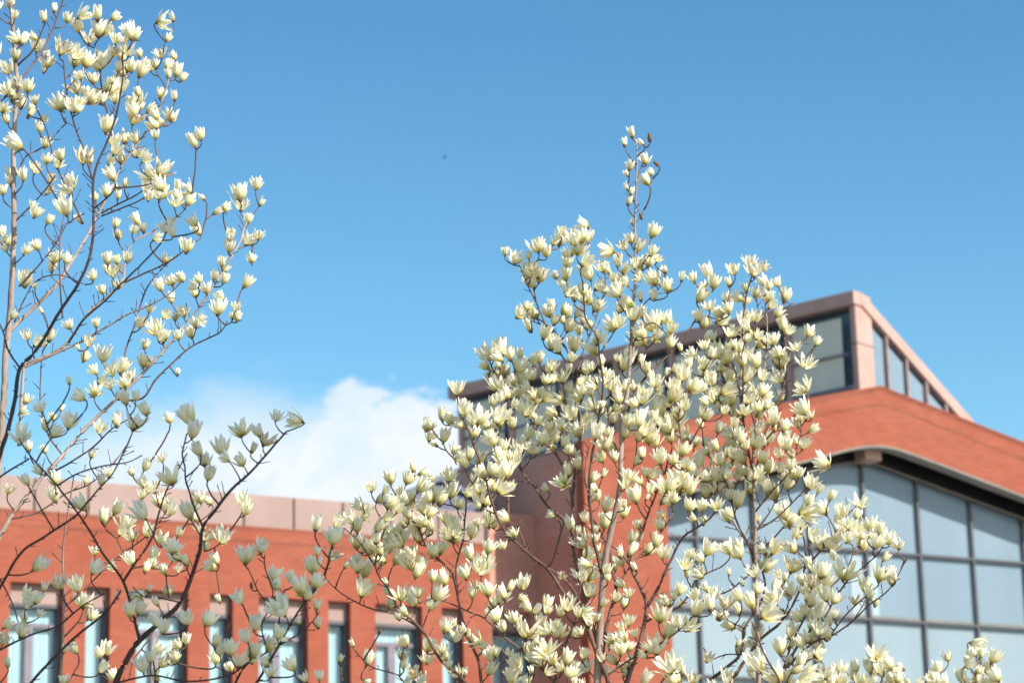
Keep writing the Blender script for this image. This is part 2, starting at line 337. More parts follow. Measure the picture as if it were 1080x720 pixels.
# ------------------------------------------------------------------ the flat-roofed wing
wing = empty('flat_roofed_brick_wing', ORI, PSI)
tag(wing, 'long flat-roofed red brick wing with narrow and wide windows under pink parapet panels', 'building')
YW, ZB, ZP = 1.6, 14.08, 14.87
X0, X1, XM = -44.0, XL - .003, -10.262
wins = []
for k in range(0, 11):
    x = -10.36 - 3.04 * k; wins.append((x, x + 1.26, 'wide'))
    x = -11.60 - 3.04 * k; wins.append((x, x + .58, 'narrow'))
wins = sorted(w for w in wins if w[0] > X0 + .5)
SIL, HEAD, REC = 9.3, 12.40, .32
bm = bmesh.new()
wins.remove(max(wins)); last = (-10.24, -9.08)                  # the last wide window sits in the wall end coloured as shade
cuts = [X0] + [c for w in wins for c in w[:2]] + [XM]
for i in range(len(cuts) - 1):
    a, b_ = cuts[i], cuts[i + 1]
    if i % 2 == 0: box(bm, a, b_, YW, YW + .42, 0, ZB)
    else: box(bm, a, b_, YW, YW + .42, HEAD, ZB); box(bm, a, b_, YW, YW + .42, 0, SIL)
# merge the stacked boxes into one skin: drop the faces two boxes share
bmesh.ops.remove_doubles(bm, verts=bm.verts, dist=1e-4)
fin('wing_wall', bm, M['brick'], wing)
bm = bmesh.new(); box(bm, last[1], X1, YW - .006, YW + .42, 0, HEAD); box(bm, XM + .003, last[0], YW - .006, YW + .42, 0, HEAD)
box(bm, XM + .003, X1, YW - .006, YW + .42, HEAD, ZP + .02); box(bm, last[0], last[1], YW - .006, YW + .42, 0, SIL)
fin('shade_toned_end', bm, M['shade_brick'], wing); wins.append((*last, 'wide'))  # same wing brick where the hall's shadow falls, shade tone painted in
bm = bmesh.new(); box(bm, X0, X0 + .4, YW + .423, 14, 0, ZB); box(bm, X0, XL - .1, 13.6, 14, 0, ZB - .01); fin('wing_wall', bm, M['brick'], wing)
bm = bmesh.new(); box(bm, X0 + .41, XL - .01, YW + .43, 13.59, ZB - .5, ZB - .25); fin('roof', bm, M['roof'], wing)
bm = bmesh.new(); box(bm, X0, XM - .003, YW - .004, YW + .1, ZB - .40, ZB - .33); box(bm, X0, XM - .003, YW - .004, YW + .1, ZB - .09, ZB - .02); fin('brick_band', bm, M['band'], wing)
par = link('parapet', None, wing)
x = -10.34
while x > X0:
    bm = bmesh.new(); box(bm, x - 1.272, x - .022, YW + .04, YW + .16, ZB + .003, ZP); fin('parapet_panel', bm, M['pink_panel'], par, bevel=.01); x -= 1.294
bm = bmesh.new(); box(bm, XM - .07, XM - .005, YW + .02, YW + .3, ZB + .003, ZP); fin('end_post', bm, M['joint'], par)
bm = bmesh.new(); box(bm, X0, -10.26, YW + .165, YW + .25, ZB + .003, ZP - .04); fin('backing_strip', bm, M['joint'], par)
def make_window(w, kind):
    """window set back in its reveal, origin at sill centre of the outer face"""
    h = HEAD - SIL; a, b_ = -w / 2, w / 2
    f = link('window', None, wing)
    bm = bmesh.new(); box(bm, a + .004, b_ - .004, REC - .10, REC + .1, h - .44, h - .004); fin('head_panel', bm, M['pink_panel'], f)
    bm = bmesh.new()
    box(bm, a + .003, b_ - .003, REC - .12, REC + .06, h - .53, h - .443)
    box(bm, b_ - .075, b_ - .004, REC - .14, REC + .06, .003, h - .533); box(bm, a + .004, a + .04, REC - .04, REC + .06, .003, h - .533)
    box(bm, a + .045, b_ - .08, REC - .04, REC + .06, .003, .08)
    fr = fin('reveal_frame', bm, M['black_frame'], f)
    if kind == 'wide':
        bm = bmesh.new()
        box(bm, a + .045, b_ - .08, REC - .03, REC + .05, h - .98, h - .88)
        box(bm, a + .46, a + .64, REC - .034, REC + .05, .085, h - .983)
        box(bm, a + .045, a + .075, REC - .03, REC + .05, .085, h - .983)
        fin('sash_bar', bm, M['frame'], f)
    bm = bmesh.new(); box(bm, a + .045, b_ - .08, REC + .03, REC + .036, .08, h - .533); fin('pane', M_pane(), f) if False else fin('pane', bm, M['glass_teal'], f)
    bm = bmesh.new()
    n = max(6, int(w * 26)); z0, z1 = .05, h - .54
    prev = None
    for i in range(n + 1):
        x = a + .02 + (w - .04) * i / n; y = REC + .12 + .02 * math.sin(i * 1.9) + random.uniform(-.008, .008)
        cur = (bm.verts.new((x, y, z0)), bm.verts.new((x, y, z1)))
        if prev: bm.faces.new((prev[0], cur[0], cur[1], prev[1]))
        prev = cur
    fin('curtain', bm, M['curtain'], f, smooth=True)
    return f
proto = {'wide': make_window(1.26, 'wide'), 'narrow': make_window(.58, 'narrow')}
used = set()
for a, b_, kind in wins:
    p = proto[kind]
    if kind in used:
        c = p.copy(); COL.objects.link(c); c.parent = wing
        for ch in p.children:
            d = ch.copy(); COL.objects.link(d); d.parent = c
        p = c
    used.add(kind); p.location = ((a + b_) / 2, YW, SIL)
bm = bmesh.new(); box(bm, X0 + .5, XL - .05, YW + .8, YW + .85, 0, ZB - .6); fin('interior_wall', bm, M['inside'], wing)

# small pitched roof house standing on the wing's roof
rh = empty('roof_house', ORI, PSI); tag(rh, 'small dark blue pitched-roof plant house on top of the brick wing', 'roof house')
bm = bmesh.new(); prism(bm, [(-11.55, ZB - .24), (-9.1, ZB - .24), (-9.1, 15.66), (-10.45, 16.17), (-11.55, 15.68)], 4.0, 5.8); fin('wall', bm, M['blue_roof'], rh)
bm = bmesh.new(); prism(bm, [(-11.65, 15.58), (-11.6, 15.7), (-10.45, 16.27), (-9.02, 15.7), (-9.0, 15.58), (-10.45, 16.12)], 3.88, 5.9); fin('pitched_roof', bm, M['blue_roof'], rh)

# ------------------------------------------------------------------ magnolias
def petal_mat():
    m = bpy.data.materials.new('cream_petal'); m.use_nodes = True; t = m.node_tree; t.nodes.clear()
    uv = N(t, 'ShaderNodeUVMap'); uv.uv_map = 'petal'; sp = N(t, 'ShaderNodeSeparateXYZ'); t.links.new(uv.outputs[0], sp.inputs[0])
    gi = N(t, 'ShaderNodeNewGeometry'); oi = N(t, 'ShaderNodeObjectInfo')
    rnd = math_node(t, 'ADD', math_node(t, 'MULTIPLY', gi.outputs['Random Per Island'], 0.16), math_node(t, 'MULTIPLY', oi.outputs['Random'], 0.16))
    v = math_node(t, 'SUBTRACT', sp.outputs[1], math_node(t, 'SUBTRACT', rnd, 0.16))
    cr = N(t, 'ShaderNodeValToRGB'); t.links.new(v, cr.inputs[0]); e = cr.color_ramp.elements
    e[0].position = 0.02; e[0].color = (0.44, 0.37, 0.09, 1); e[1].position = 0.95; e[1].color = (0.965, 0.94, 0.815, 1)
    for p, c in ((0.15, (0.66, 0.585, 0.19, 1)), (0.37, (0.90, 0.845, 0.52, 1)), (0.66, (0.945, 0.91, 0.71, 1))): x = e.new(p); x.color = c
    # faint veins along the tepal
    mp = N(t, 'ShaderNodeMapping'); mp.inputs['Scale'].default_value = (16, 1.2, 1); t.links.new(uv.outputs[0], mp.inputs[0])
    nz = N(t, 'ShaderNodeTexNoise'); nz.inputs['Scale'].default_value = 1.0; t.links.new(mp.outputs[0], nz.inputs[0])
    col = mixc(t, maprange(t, nz.outputs[0], 0.5, 0.75, 0, 0.18), cr.outputs[0], (0.74, 0.67, 0.40))
    d = N(t, 'ShaderNodeBsdfDiffuse'); tl = N(t, 'ShaderNodeBsdfTranslucent'); gl = N(t, 'ShaderNodeBsdfGlossy'); gl.inputs['Roughness'].default_value = 0.45
    t.links.new(col, d.inputs[0]); t.links.new(col, tl.inputs[0])
    a = N(t, 'ShaderNodeMixShader'); a.inputs[0].default_value = 0.46; t.links.new(d.outputs[0], a.inputs[1]); t.links.new(tl.outputs[0], a.inputs[2])
    b = N(t, 'ShaderNodeMixShader'); b.inputs[0].default_value = 0.035; t.links.new(a.outputs[0], b.inputs[1]); t.links.new(gl.outputs[0], b.inputs[2])
    o = N(t, 'ShaderNodeOutputMaterial'); t.links.new(b.outputs[0], o.inputs[0]); return m
M['petal'] = petal_mat()
def aged_petal():
    m = M['petal'].copy(); m.name = 'browned_petal'; t = m.node_tree
    uv = [n for n in t.nodes if n.type == 'UVMAP'][0]; mp = N(t, 'ShaderNodeMapping'); mp.inputs['Scale'].default_value = (3, 3, 1); t.links.new(uv.outputs[0], mp.inputs[0])
    gi = N(t, 'ShaderNodeNewGeometry'); t.links.new(gi.outputs['Random Per Island'], mp.inputs['Location'])
    nz = N(t, 'ShaderNodeTexNoise'); nz.inputs['Scale'].default_value = 1.2; t.links.new(mp.outputs[0], nz.inputs[0])
    for typ in ('BSDF_DIFFUSE', 'BSDF_TRANSLUCENT'):
        d = [n for n in t.nodes if n.type == typ][0]; src = d.inputs[0].links[0].from_socket
        t.links.new(mixc(t, maprange(t, nz.outputs[0], .50, .62, 0, .85), src, (.42, .20, .06)), d.inputs[0])
    return m
M['petal_old'] = aged_petal()
M['scale'] = mottled('brown_bud_scale', (0.10, 0.055, 0.03), (0.20, 0.12, 0.06), 40, 0.8)
M['pistil'] = mottled('ochre_flower_cone', (0.45, 0.22, 0.05), (0.50, 0.38, 0.10), 30, 0.7)
M['leaf'] = mottled('lime_young_leaf', (0.16, 0.24, 0.04), (0.26, 0.33, 0.07), 20, 0.5)
def bark(name, c0, c1): return mottled(name, c0, c1, 9, 0.85, 8, 0.15, stretch=(1, 1, .4), bump=0.6)
M['bark_pale'] = bark('pale_pinkish_bark', (0.20, 0.15, 0.12), (0.38, 0.30, 0.25))
M['bark_twig'] = bark('brown_twig_bark', (0.085, 0.05, 0.042), (0.19, 0.115, 0.09))
M['bark_dark'] = bark('dark_bark', (0.045, 0.03, 0.028), (0.085, 0.058, 0.05))

def tepal(bm, uvl, rot, opn, whorl, rng):
    """one tepal: narrow foot, broad above the middle, cupped, tip drawn out"""
    nu, nv = 4, 7
    L = (.96, 1.04, 1.0, .93)[whorl] * rng.uniform(.84, 1.08); Wd = rng.uniform(.27, .36) * (1.0, .98, .92, .84)[whorl]
    o = min(1.3, max(0, opn * (1.25, .95, .65, .35)[whorl] + rng.uniform(-.14, .24)))
    a0, a1, a2 = R(46 + 28 * o), R(4 + 38 * o), R(-16 + 48 * o + rng.uniform(-14, 16))
    r, z = .05, .03 + .015 * whorl; tw = rng.uniform(-.18, .18); ph = rng.uniform(0, 6)
    grid = []
    for j in range(nv + 1):
        v = j / nv
        w = Wd * (0.30 + 0.70 * math.sin(math.pi * min(1, v * .92 + .06)) ** .8) * (1 if v < .74 else max(.20, 1 - ((v - .74) / .275) ** 2.4))
        row = []
        for i in range(nu + 1):
            u = -1 + 2 * i / nu
            cup = .34 * w * u * u * (1 - .45 * o) + .02 * math.sin(ph + 5 * v + 2.2 * u) * v
            rr = r - cup; x = rr; y = u * w * .5
            c, s = math.cos(rot + tw * v), math.sin(rot + tw * v)
            row.append((bm.verts.new((x * c - y * s, x * s + y * c, z + .05 * w * abs(u))), (i / nu, v)))
        grid.append(row)
        a = a0 + (a1 - a0) * min(1, v / .35) if v < .35 else a1 + (a2 - a1) * ((v - .35) / .65) ** 1.5
        r += math.sin(a) * L / nv; z += math.cos(a) * L / nv
    for j in range(nv):
        for i in range(nu):
            q = (grid[j][i], grid[j][i + 1], grid[j + 1][i + 1], grid[j + 1][i])
            f = bm.faces.new([p[0] for p in q]); f.smooth = True
            for lp, p in zip(f.loops, q): lp[uvl].uv = p[1]
def lathe(bm, prof, mi, n=7):
    rings = [[bm.verts.new((r * math.cos(2 * math.pi * k / n), r * math.sin(2 * math.pi * k / n), z)) for k in range(n)] for r, z in prof]
    for a, b in zip(rings[:-1], rings[1:]):
        for k in range(n):
            f = bm.faces.new((a[k], a[(k + 1) % n], b[(k + 1) % n], b[k])); f.material_index = mi; f.smooth = True
def flower_mesh(seed, opn, count=12, leaf=False):
    rng = random.Random(seed); bm = bmesh.new(); uvl = bm.loops.layers.uv.new('petal')
    for k in range(count):
        wh = k // 3
        tepal(bm, uvl, 2.094 * (k % 3) + wh * .7 + rng.uniform(-.2, .2), opn, wh, rng)
    sc = rng.choice((1, 1, 1.25, 1.6)); lathe(bm, [(.0, -.06), (.05 * sc, -.05), (.075 * sc, .02), (.07 * sc, .05 + .05 * sc), (.0, .11 * sc)], 1)
    if opn > .5: lathe(bm, [(.055, .05), (.075, .14), (.06, .24), (.02, .33), (0, .34)], 2)
    if leaf:
        for q in range(rng.choice((1, 2))):
            a = rng.uniform(0, 6.28); pts = []
            for j in range(5):
                v = j / 4; w = .11 * math.sin(math.pi * (v * .9 + .05)); rr = .05 + .42 * v; zz = -.03 + .30 * v - .22 * v * v
                for s in (-1, 1):
                    pts.append(bm.verts.new((rr * math.cos(a) - s * w * math.sin(a), rr * math.sin(a) + s * w * math.cos(a), zz)))
            for j in range(4):
                f = bm.faces.new((pts[2 * j], pts[2 * j + 1], pts[2 * j + 3], pts[2 * j + 2])); f.material_index = 3; f.smooth = True
    me = bpy.data.meshes.new('blossom'); bm.to_mesh(me); bm.free()
    hmax = max(v.co.z for v in me.vertices)
    me.transform(Matrix.Scale(1 / hmax, 4))
    for m in ('petal', 'scale', 'pistil', 'leaf'): me.materials.append(M[m])
    return me
def bud_mesh(seed, dark):
    rng = random.Random(seed); bm = bmesh.new(); uvl = bm.loops.layers.uv.new('petal')
    if dark: lathe(bm, [(.0, 0), (.13, .06), (.22, .28), (.22, .5), (.13, .8), (.0, 1.0)], 1)
    else:
        for k in range(6): tepal(bm, uvl, 2.094 * (k % 3) + (k // 3) * 1.05, -.12 + .08 * rng.random(), k // 3, rng)
        lathe(bm, [(.0, -.06), (.09, -.03), (.17, .10), (.15, .24), (.10, .30)], 1)
    me = bpy.data.meshes.new('flower_bud'); bm.to_mesh(me); bm.free()
    hmax = max(v.co.z for v in me.vertices); me.transform(Matrix.Scale(1 / hmax, 4))
    for m in ('petal', 'scale', 'pistil', 'leaf'): me.materials.append(M[m])
    return me
CUPS = [flower_mesh(10 + i, .12 + .055 * i, leaf=(i % 4 == 1)) for i in range(9)]
OPEN = [flower_mesh(40 + i, .60 + .10 * i, leaf=(i == 2)) for i in range(5)]
OLD = [flower_mesh(90 + i, .55 + .2 * i, count=9) for i in range(2)]
for q in OLD: q.materials[0] = M['petal_old']
WIDE = [flower_mesh(60 + i, 1.12 + .1 * i) for i in range(2)]
BUDS = [bud_mesh(70 + i, False) for i in range(3)]; DARK = [bud_mesh(80 + i, True) for i in range(2)]

def catmull(P, step):
    out = []
    for i in range(len(P) - 1):
        p0, p1, p2, p3 = P[max(0, i - 1)], P[i], P[i + 1], P[min(len(P) - 1, i + 2)]
        n = max(1, int(math.dist(p1[:2], p2[:2]) / step))
        for k in range(n):
            t = k / n
            out.append([.5 * (2 * b + (c - a) * t + (2 * a - 5 * b + 4 * c - d) * t * t + (3 * b - a - 3 * c + d) * t ** 3) for a, b, c, d in zip(p0, p1, p2, p3)])
    out.append(list(P[-1])); return out
def tube(bm, pts, rad, n=6, mi=0):
    """tapered tube along world points"""
    rings = []; up = Vector((.3, .2, 1))
    for i, p in enumerate(pts):
        t = (pts[min(i + 1, len(pts) - 1)] - pts[max(i - 1, 0)]).normalized()
        x = t.cross(up if abs(t.dot(up.normalized())) < .95 else Vector((1, 0, 0))).normalized(); y = t.cross(x)
        rings.append([bm.verts.new(p + (x * math.cos(2 * math.pi * k / n) + y * math.sin(2 * math.pi * k / n)) * rad[i]) for k in range(n)])
    for a, b in zip(rings[:-1], rings[1:]):
        for k in range(n):
            f = bm.faces.new((a[k], a[(k + 1) % n], b[(k + 1) % n], b[k])); f.smooth = True; f.material_index = mi
    for r_, flip in ((rings[0], True), (rings[-1], False)):
        f = bm.faces.new(r_[::-1] if flip else r_); f.material_index = mi

def magnolia(label, D0, limbs, flowers, mats, seed, lean=0.0, spread=.55, twig_px=1.5, pairs=.5, grow=.94, pale_from=9):
    rng = random.Random(seed)
    nodes = []                                             # (u, v, depth, limb index)
    paths = []
    px = lambda d: d / F
    for li, (pts, w0, w1) in enumerate(limbs):
        u0, v0 = pts[0]
        if li == 0: d0, dd = D0, 0.0
        else:
            near = min(nodes, key=lambda n: math.dist(n[:2], (u0, v0)))
            d0 = near[2] if math.dist(near[:2], (u0, v0)) < 16 else D0 + rng.uniform(-.2, .2)
            ln = sum(math.dist(a, b) for a, b in zip(pts[:-1], pts[1:])) * px(D0)
            dd = rng.choice((-1, 1)) * rng.uniform(.25, 1.0) * spread * ln
        n = len(pts)
        P = [(u, v, d0 + dd * (i / max(1, n - 1)) ** 1.3) for i, (u, v) in enumerate(pts)]
        P = catmull(P, 5.0)
        for i, p in enumerate(P):                          # slight wobble, stronger on thin wood
            k = i / len(P); a = .8 * (0 if i == 0 else 1)
            p[0] += a * noise.noise(Vector((i * .35, li * 7.1, seed))); p[1] += .5 * a * noise.noise(Vector((i * .35, li * 3.3, seed + 9)))
        wid = [w0 + (w1 - w0) * (i / (len(P) - 1)) ** .8 for i in range(len(P))]
        paths.append([(P, wid)])
        for p, w in zip(P, wid): nodes.append((p[0], p[1], p[2], li))
    # hang every flower on the nearest wood below it; the new twig can carry further flowers
    fl = []
    for tok in flowers.split(';'):
        tok = tok.strip()
        if not tok: continue
        a = tok.split(); s = a[2]; k = s[-1] if s[-1].isalpha() else ''
        fl.append([float(a[0]), float(a[1]), float(s.rstrip('bokg')), k])
    for f in list(fl):                                     # blossoms often sit in twos on one spur
        for w in (1.0, .8, .5):
            if f[2] > 14.5 and f[3] == '' and rng.random() < pairs * w:
                a = rng.uniform(0, 6.28); q = f[2] * rng.uniform(.55, 1.25)
                fl.append([f[0] + q * math.cos(a), f[1] + .8 * q * math.sin(a), f[2] * rng.uniform(.66, .95), '' if rng.random() < .86 else 'b'])
    for f in fl:
        f[2] *= grow if f[3] == '' else 1.08
        u, v, s, k = f
        ang = R(rng.gauss(lean, 22 if rng.random() < .88 else 50)); f.append(ang)
        f += [u - math.sin(ang) * s * .5, v + math.cos(ang) * s * .5]
    todo = sorted(fl, key=lambda f: min(math.dist(n[:2], f[5:7]) for n in nodes))
    placed = []
    for f in todo:
        bu, bv = f[5], f[6]
        def cost(n):
            du, dv = bu - n[0], bv - n[1]
            d = math.hypot(du, dv); return d + 1.3 * max(0, dv + 3) + 1.4 * max(0, abs(du) - .6 * max(0, -dv))
        n0 = min(nodes, key=cost); dist = math.dist(n0[:2], (bu, bv))
        dep = n0[2] + rng.uniform(-1, 1) * (.10 + .35 * dist * px(D0))
        bend = min(.38 * dist, 10)
        c = (bu - math.sin(f[4]) * bend + rng.uniform(-1.5, 1.5), bv + math.cos(f[4]) * bend, (n0[2] + dep) / 2)
        m = max(3, int(dist / 4)); T = []
        for i in range(m + 1):
            t = i / m; T.append([(1 - t) ** 2 * a + 2 * t * (1 - t) * b + t * t * e for a, b, e in zip(n0[:3], c, (bu, bv, dep))])
            if 0 < i < m: T[-1][0] += rng.uniform(-.35, .35)
        tw = twig_px * (1.0 if dist < 25 else 1.25)
        paths[n0[3]].append((T, [tw * (1.15 - .35 * i / m) for i in range(m + 1)]))
        for q in T[1:]: nodes.append((q[0], q[1], q[2], n0[3]))
        placed.append((f, dep))
    # bare spurs and sleeping buds along the limbs
    for li, (pts, w0, w1) in enumerate(limbs):
        P, wid = paths[li][0]; i = rng.randint(2, 4)
        while i < len(P) - 1:
            if wid[i] < 5.5:
                s = rng.choice((-1, 1)); ln = rng.choice((3, 4, 4, 6, 8, 11)); t = (P[i][0] - P[i - 1][0], P[i][1] - P[i - 1][1]); q = math.hypot(*t) or 1
                dx, dy = t[0] / q * .6 - s * t[1] / q, t[1] / q * .6 + s * t[0] / q; dy -= .35
                T = [[P[i][0] + dx * ln * k / 3 + (rng.uniform(-.4, .4) if k else 0), P[i][1] + dy * ln * k / 3 - .05 * ln * (k / 3) ** 2, P[i][2] + rng.uniform(-.03, .03) * k] for k in range(4)]
                paths[li].append((T, [1.1, 1.0, .9, 1.35 if rng.random() < .5 else .5]))
            i += rng.randint(1, 4)
    root_uvd = paths[0][0][0][0]; foot = at(*root_uvd)
    tree = empty('magnolia_tree', (foot.x, foot.y, 0)); tag(tree, label, 'tree', 'magnolia trees in blossom')
    off = Vector(tree.location)
    tm, bmt = mats
    for li, pl in enumerate(paths):
        bm = bmesh.new()
        for k, (P, wid) in enumerate(pl):
            wp = [at(*p) - off for p in P]; rad = [max(.28, w * .5) * p[2] / F for w, p in zip(wid, P)]
            if li == 0 and k == 0:                         # the trunk goes on down to the ground
                z = wp[0].z; low = []
                for j in range(8):
                    t = j / 8; low.append(Vector((wp[0].x * t + .02 * math.sin(3 * t), wp[0].y * t, z * t)))
                rad = [rad[0] * (1.7 - .7 * j / 8) for j in range(8)] + rad; wp = low + wp
            if k == 0: rad = [r_ * (1 + (.22 if li else .12) * noise.noise(Vector((j * .8, li * 2.7, seed)))) for j, r_ in enumerate(rad)]
            tube(bm, wp, rad, 8 if k == 0 else 5, 0 if k == 0 else 1)
        fin('trunk' if li == 0 else 'branch', bm, [tm if li == 0 or limbs[li][1] >= pale_from else bmt, bmt], tree)
    # blossoms: the hundred that show largest are parts, the rest one part
    big, nb, rest = 0, 0, []
    for f, dep in sorted(placed, key=lambda q: -q[0][2]):
        u, v, s, k, ang, bu, bv = f
        p = at(bu, bv, dep) - off
        h = s * dep / F
        tilt = R(rng.uniform(-20, 42)); spin = rng.uniform(0, 6.28)
        if k == 'b': me = rng.choice(BUDS)
        elif k == 'k': me = rng.choice(DARK)
        elif k == 'o': me = rng.choice(WIDE); h *= .85
        else:
            x = rng.random()
            if x < .05: me = rng.choice(OLD)
            else: me = rng.choice(OPEN) if rng.random() < .18 else rng.choice(CUPS)
        if k == 'o': tilt = R(rng.uniform(30, 60))
        sx = 1.0
        mt = Matrix.Translation(p) @ Matrix.Rotation(ang, 4, 'Y') @ Matrix.Rotation(tilt, 4, 'X') @ Matrix.Rotation(spin, 4, 'Z') @ Matrix.Diagonal((h * sx, h * sx, h * 1.04, 1))
        if k in 'bk' and k:
            o = link('flower_bud', me, tree); o.matrix_local = mt
        elif big < 100:
            o = link('blossom', me, tree); o.matrix_local = mt; big += 1
        else: rest.append((me, mt))
    if rest:
        bm = bmesh.new()
        for me, mt in rest:
            n0 = len(bm.verts); nf = len(bm.faces); bm.from_mesh(me); bm.verts.ensure_lookup_table()
            bmesh.ops.transform(bm, matrix=mt, verts=bm.verts[n0:])
            if me in OLD:
                bm.faces.ensure_lookup_table()
                for f in bm.faces[nf:]:
                    if f.material_index == 0: f.material_index = 4
        me = bpy.data.meshes.new('blossoms'); bm.to_mesh(me); bm.free()
        for m in ('petal', 'scale', 'pistil', 'leaf', 'petal_old'): me.materials.append(M[m])
        tag(link('blossoms', me, tree), kind='stuff')
    return tree

# sight lines of limbs and blossoms as surveyed on the photograph (photo pixels; size = height in pixels)
LEFT_L = [
 ([(-10, 740), (-6, 560), (0, 470), (4, 420), (6, 372), (9, 348), (13, 290), (15, 240), (15, 228), (14, 178), (16, 120), (18, 92), (16, 58), (12, 8), (11, -20)], 11, 4.5),
 ([(7, 352), (33, 327), (57, 303), (75, 277), (95, 243), (107, 218), (120, 195), (127, 178), (150, 145), (163, 124), (172, 104), (178, 84)], 5.0, 1.6),
 ([(20, 470), (24, 400), (27, 384), (50, 375), (72, 360), (93, 330), (127, 300), (132, 280), (138, 258), (163, 243), (190, 226), (200, 212)], 4.0, 1.5),
 ([(24, 388), (60, 372), (90, 358), (115, 343), (138, 330), (158, 322), (178, 310), (192, 296)], 3.2, 1.4),
 ([(-6, 575), (10, 547), (23, 530), (45, 502), (66, 480), (90, 452), (123, 420), (157, 387), (187, 353), (213, 320), (233, 290), (250, 262), (258, 240), (261, 232)], 5.6, 1.8),
 ([(123, 421), (150, 420), (167, 397), (200, 367), (233, 350), (240, 338)], 2.8, 1.4),
 ([(127, 410), (133, 367), (143, 340), (153, 307), (170, 285), (188, 268)], 2.4, 1.4),
 ([(127, 300), (150, 289), (167, 282), (190, 268), (200, 256)], 2.4, 1.4),
 ([(-8, 120), (2, 107), (10, 97), (33, 70), (48, 48), (60, 20), (68, -6)], 2.8, 1.8),
 ([(18, 70), (25, 63), (36, 52), (46, 28)], 2.6, 1.3),
 ([(107, 225), (125, 215), (145, 205), (163, 190), (172, 180)], 2.2, 1.3),
 ([(107, 228), (130, 219), (150, 210), (165, 195)], 2.0, 1.3),
 ([(88, 236), (78, 215), (72, 203), (57, 168), (50, 140), (42, 122)], 2.2, 1.3),
 ([(98, 190), (87, 155), (75, 120), (70, 95), (67, 65)], 2.6, 1.5),
 ([(118, 142), (108, 95), (103, 60), (100, 47)], 2.2, 1.4),
 ([(66, 335), (63, 290), (64, 250), (70, 215)], 2.2, 1.4),
 ([(15, 235), (35, 215), (48, 200), (58, 185)], 2.2, 1.3),
 ([(14, 190), (28, 165), (45, 155), (72, 128)], 2.2, 1.3),
 ([(66, 480), (52, 460), (45, 440), (42, 415), (45, 370)], 2.2, 1.3),
 ([(45, 502), (70, 490), (100, 470), (118, 452), (140, 440)], 2.4, 1.3),
 ([(10, 547), (40, 540), (70, 520), (95, 510), (118, 490), (133, 470)], 2.4, 1.3),
 ([(-6, 600), (15, 640), (20, 670)], 2.0, 1.2),
 ([(15, 340), (35, 300), (60, 290), (90, 300)], 2.0, 1.2),
 ([(63, 720), (68, 640), (66, 585), (72, 540), (78, 500)], 3.2, 1.5),
 ([(68, 640), (85, 625), (105, 605), (120, 590), (160, 560), (180, 530)], 2.2, 1.2),
]
LEFT_F = """11 3 16;15 40 18;46 17 14b;57 7 12b;40 47 19;50 57 8b;68 48 25;82 27 20;105 28 23;93 43 12;135 32 23;143 35 18;123 40 16;122 53 16;135 52 16;110 62 22;92 63 22;98 82 16;
150 73 20;140 70 16;173 22 18;177 67 16;163 67 14;29 90 18;78 90 20;62 107 22;82 113 14;117 90 22;107 102 18;147 103 16;170 97 16;140 115 18;22 108 16;7 70 20;47 73 9b;5 93 16;160 115 16;121 102 16;33 113 12;20 60 8b;
187 73 20;180 120 19;203 147 21;252 202 22;277 213 11b;230 223 15;262 230 14;188 195 14b;200 210 18;213 207 10b;155 167 16;157 197 20;172 200 20;160 130 18;143 123 20;113 130 24;125 157 18;112 200 16;132 192 12;95 167 14;63 163 16;
42 133 16;48 150 14;40 177 16;25 183 18;53 200 16;70 197 18;38 223 16;83 230 14;143 230 18;122 235 14;3 200 14;7 125 14;
7 253 16;28 263 14;58 270 18;37 300 10;43 327 9b;97 290 14;107 305 13;72 342 14;102 340 14;113 272 18;123 283 16;135 270 14;125 247 14;142 242 12;175 272 12;167 250 14;197 258 20;168 300 18;180 295 14;190 292 14;203 302 13;218 303 16;227 290 14;237 282 13;
243 258 19;263 253 16;265 272 13;262 297 20;230 323 21;213 337 14;232 312 14;250 323 12;245 333 10;193 328 15;158 325 12;163 345 20;173 355 14;200 350 16;152 380 18;137 395 14;110 372 22;118 388 18;43 360 18;188 391 9b;82 366 8b;
100 410 18;65 429 9b;27 420 14;47 447 16;25 433 12;125 440 16;107 450 16;178 440 14;30 470 14;47 473 12;97 478 12;155 490 16;150 507 16;
10 515 14;57 520 22;115 498 13;125 535 20;167 528 18;157 558 18;182 537 16;210 523 16;220 563 18;257 525 21;137 588 18;162 583 18;195 590 16;80 615 20;100 580 12;227 588 18;32 635 16;25 663 20;5 673 16;7 698 14;97 647 18;113 683 18;110 703 18;78 683 16;
177 622 14;163 650 14;197 673 16;167 683 18;230 630 10b;173 697 18;227 693 16;68 716 12;117 597 10g;48 618 12;150 520 13;190 560 14;205 545 14;172 600 14;130 560 13;90 505 12"""
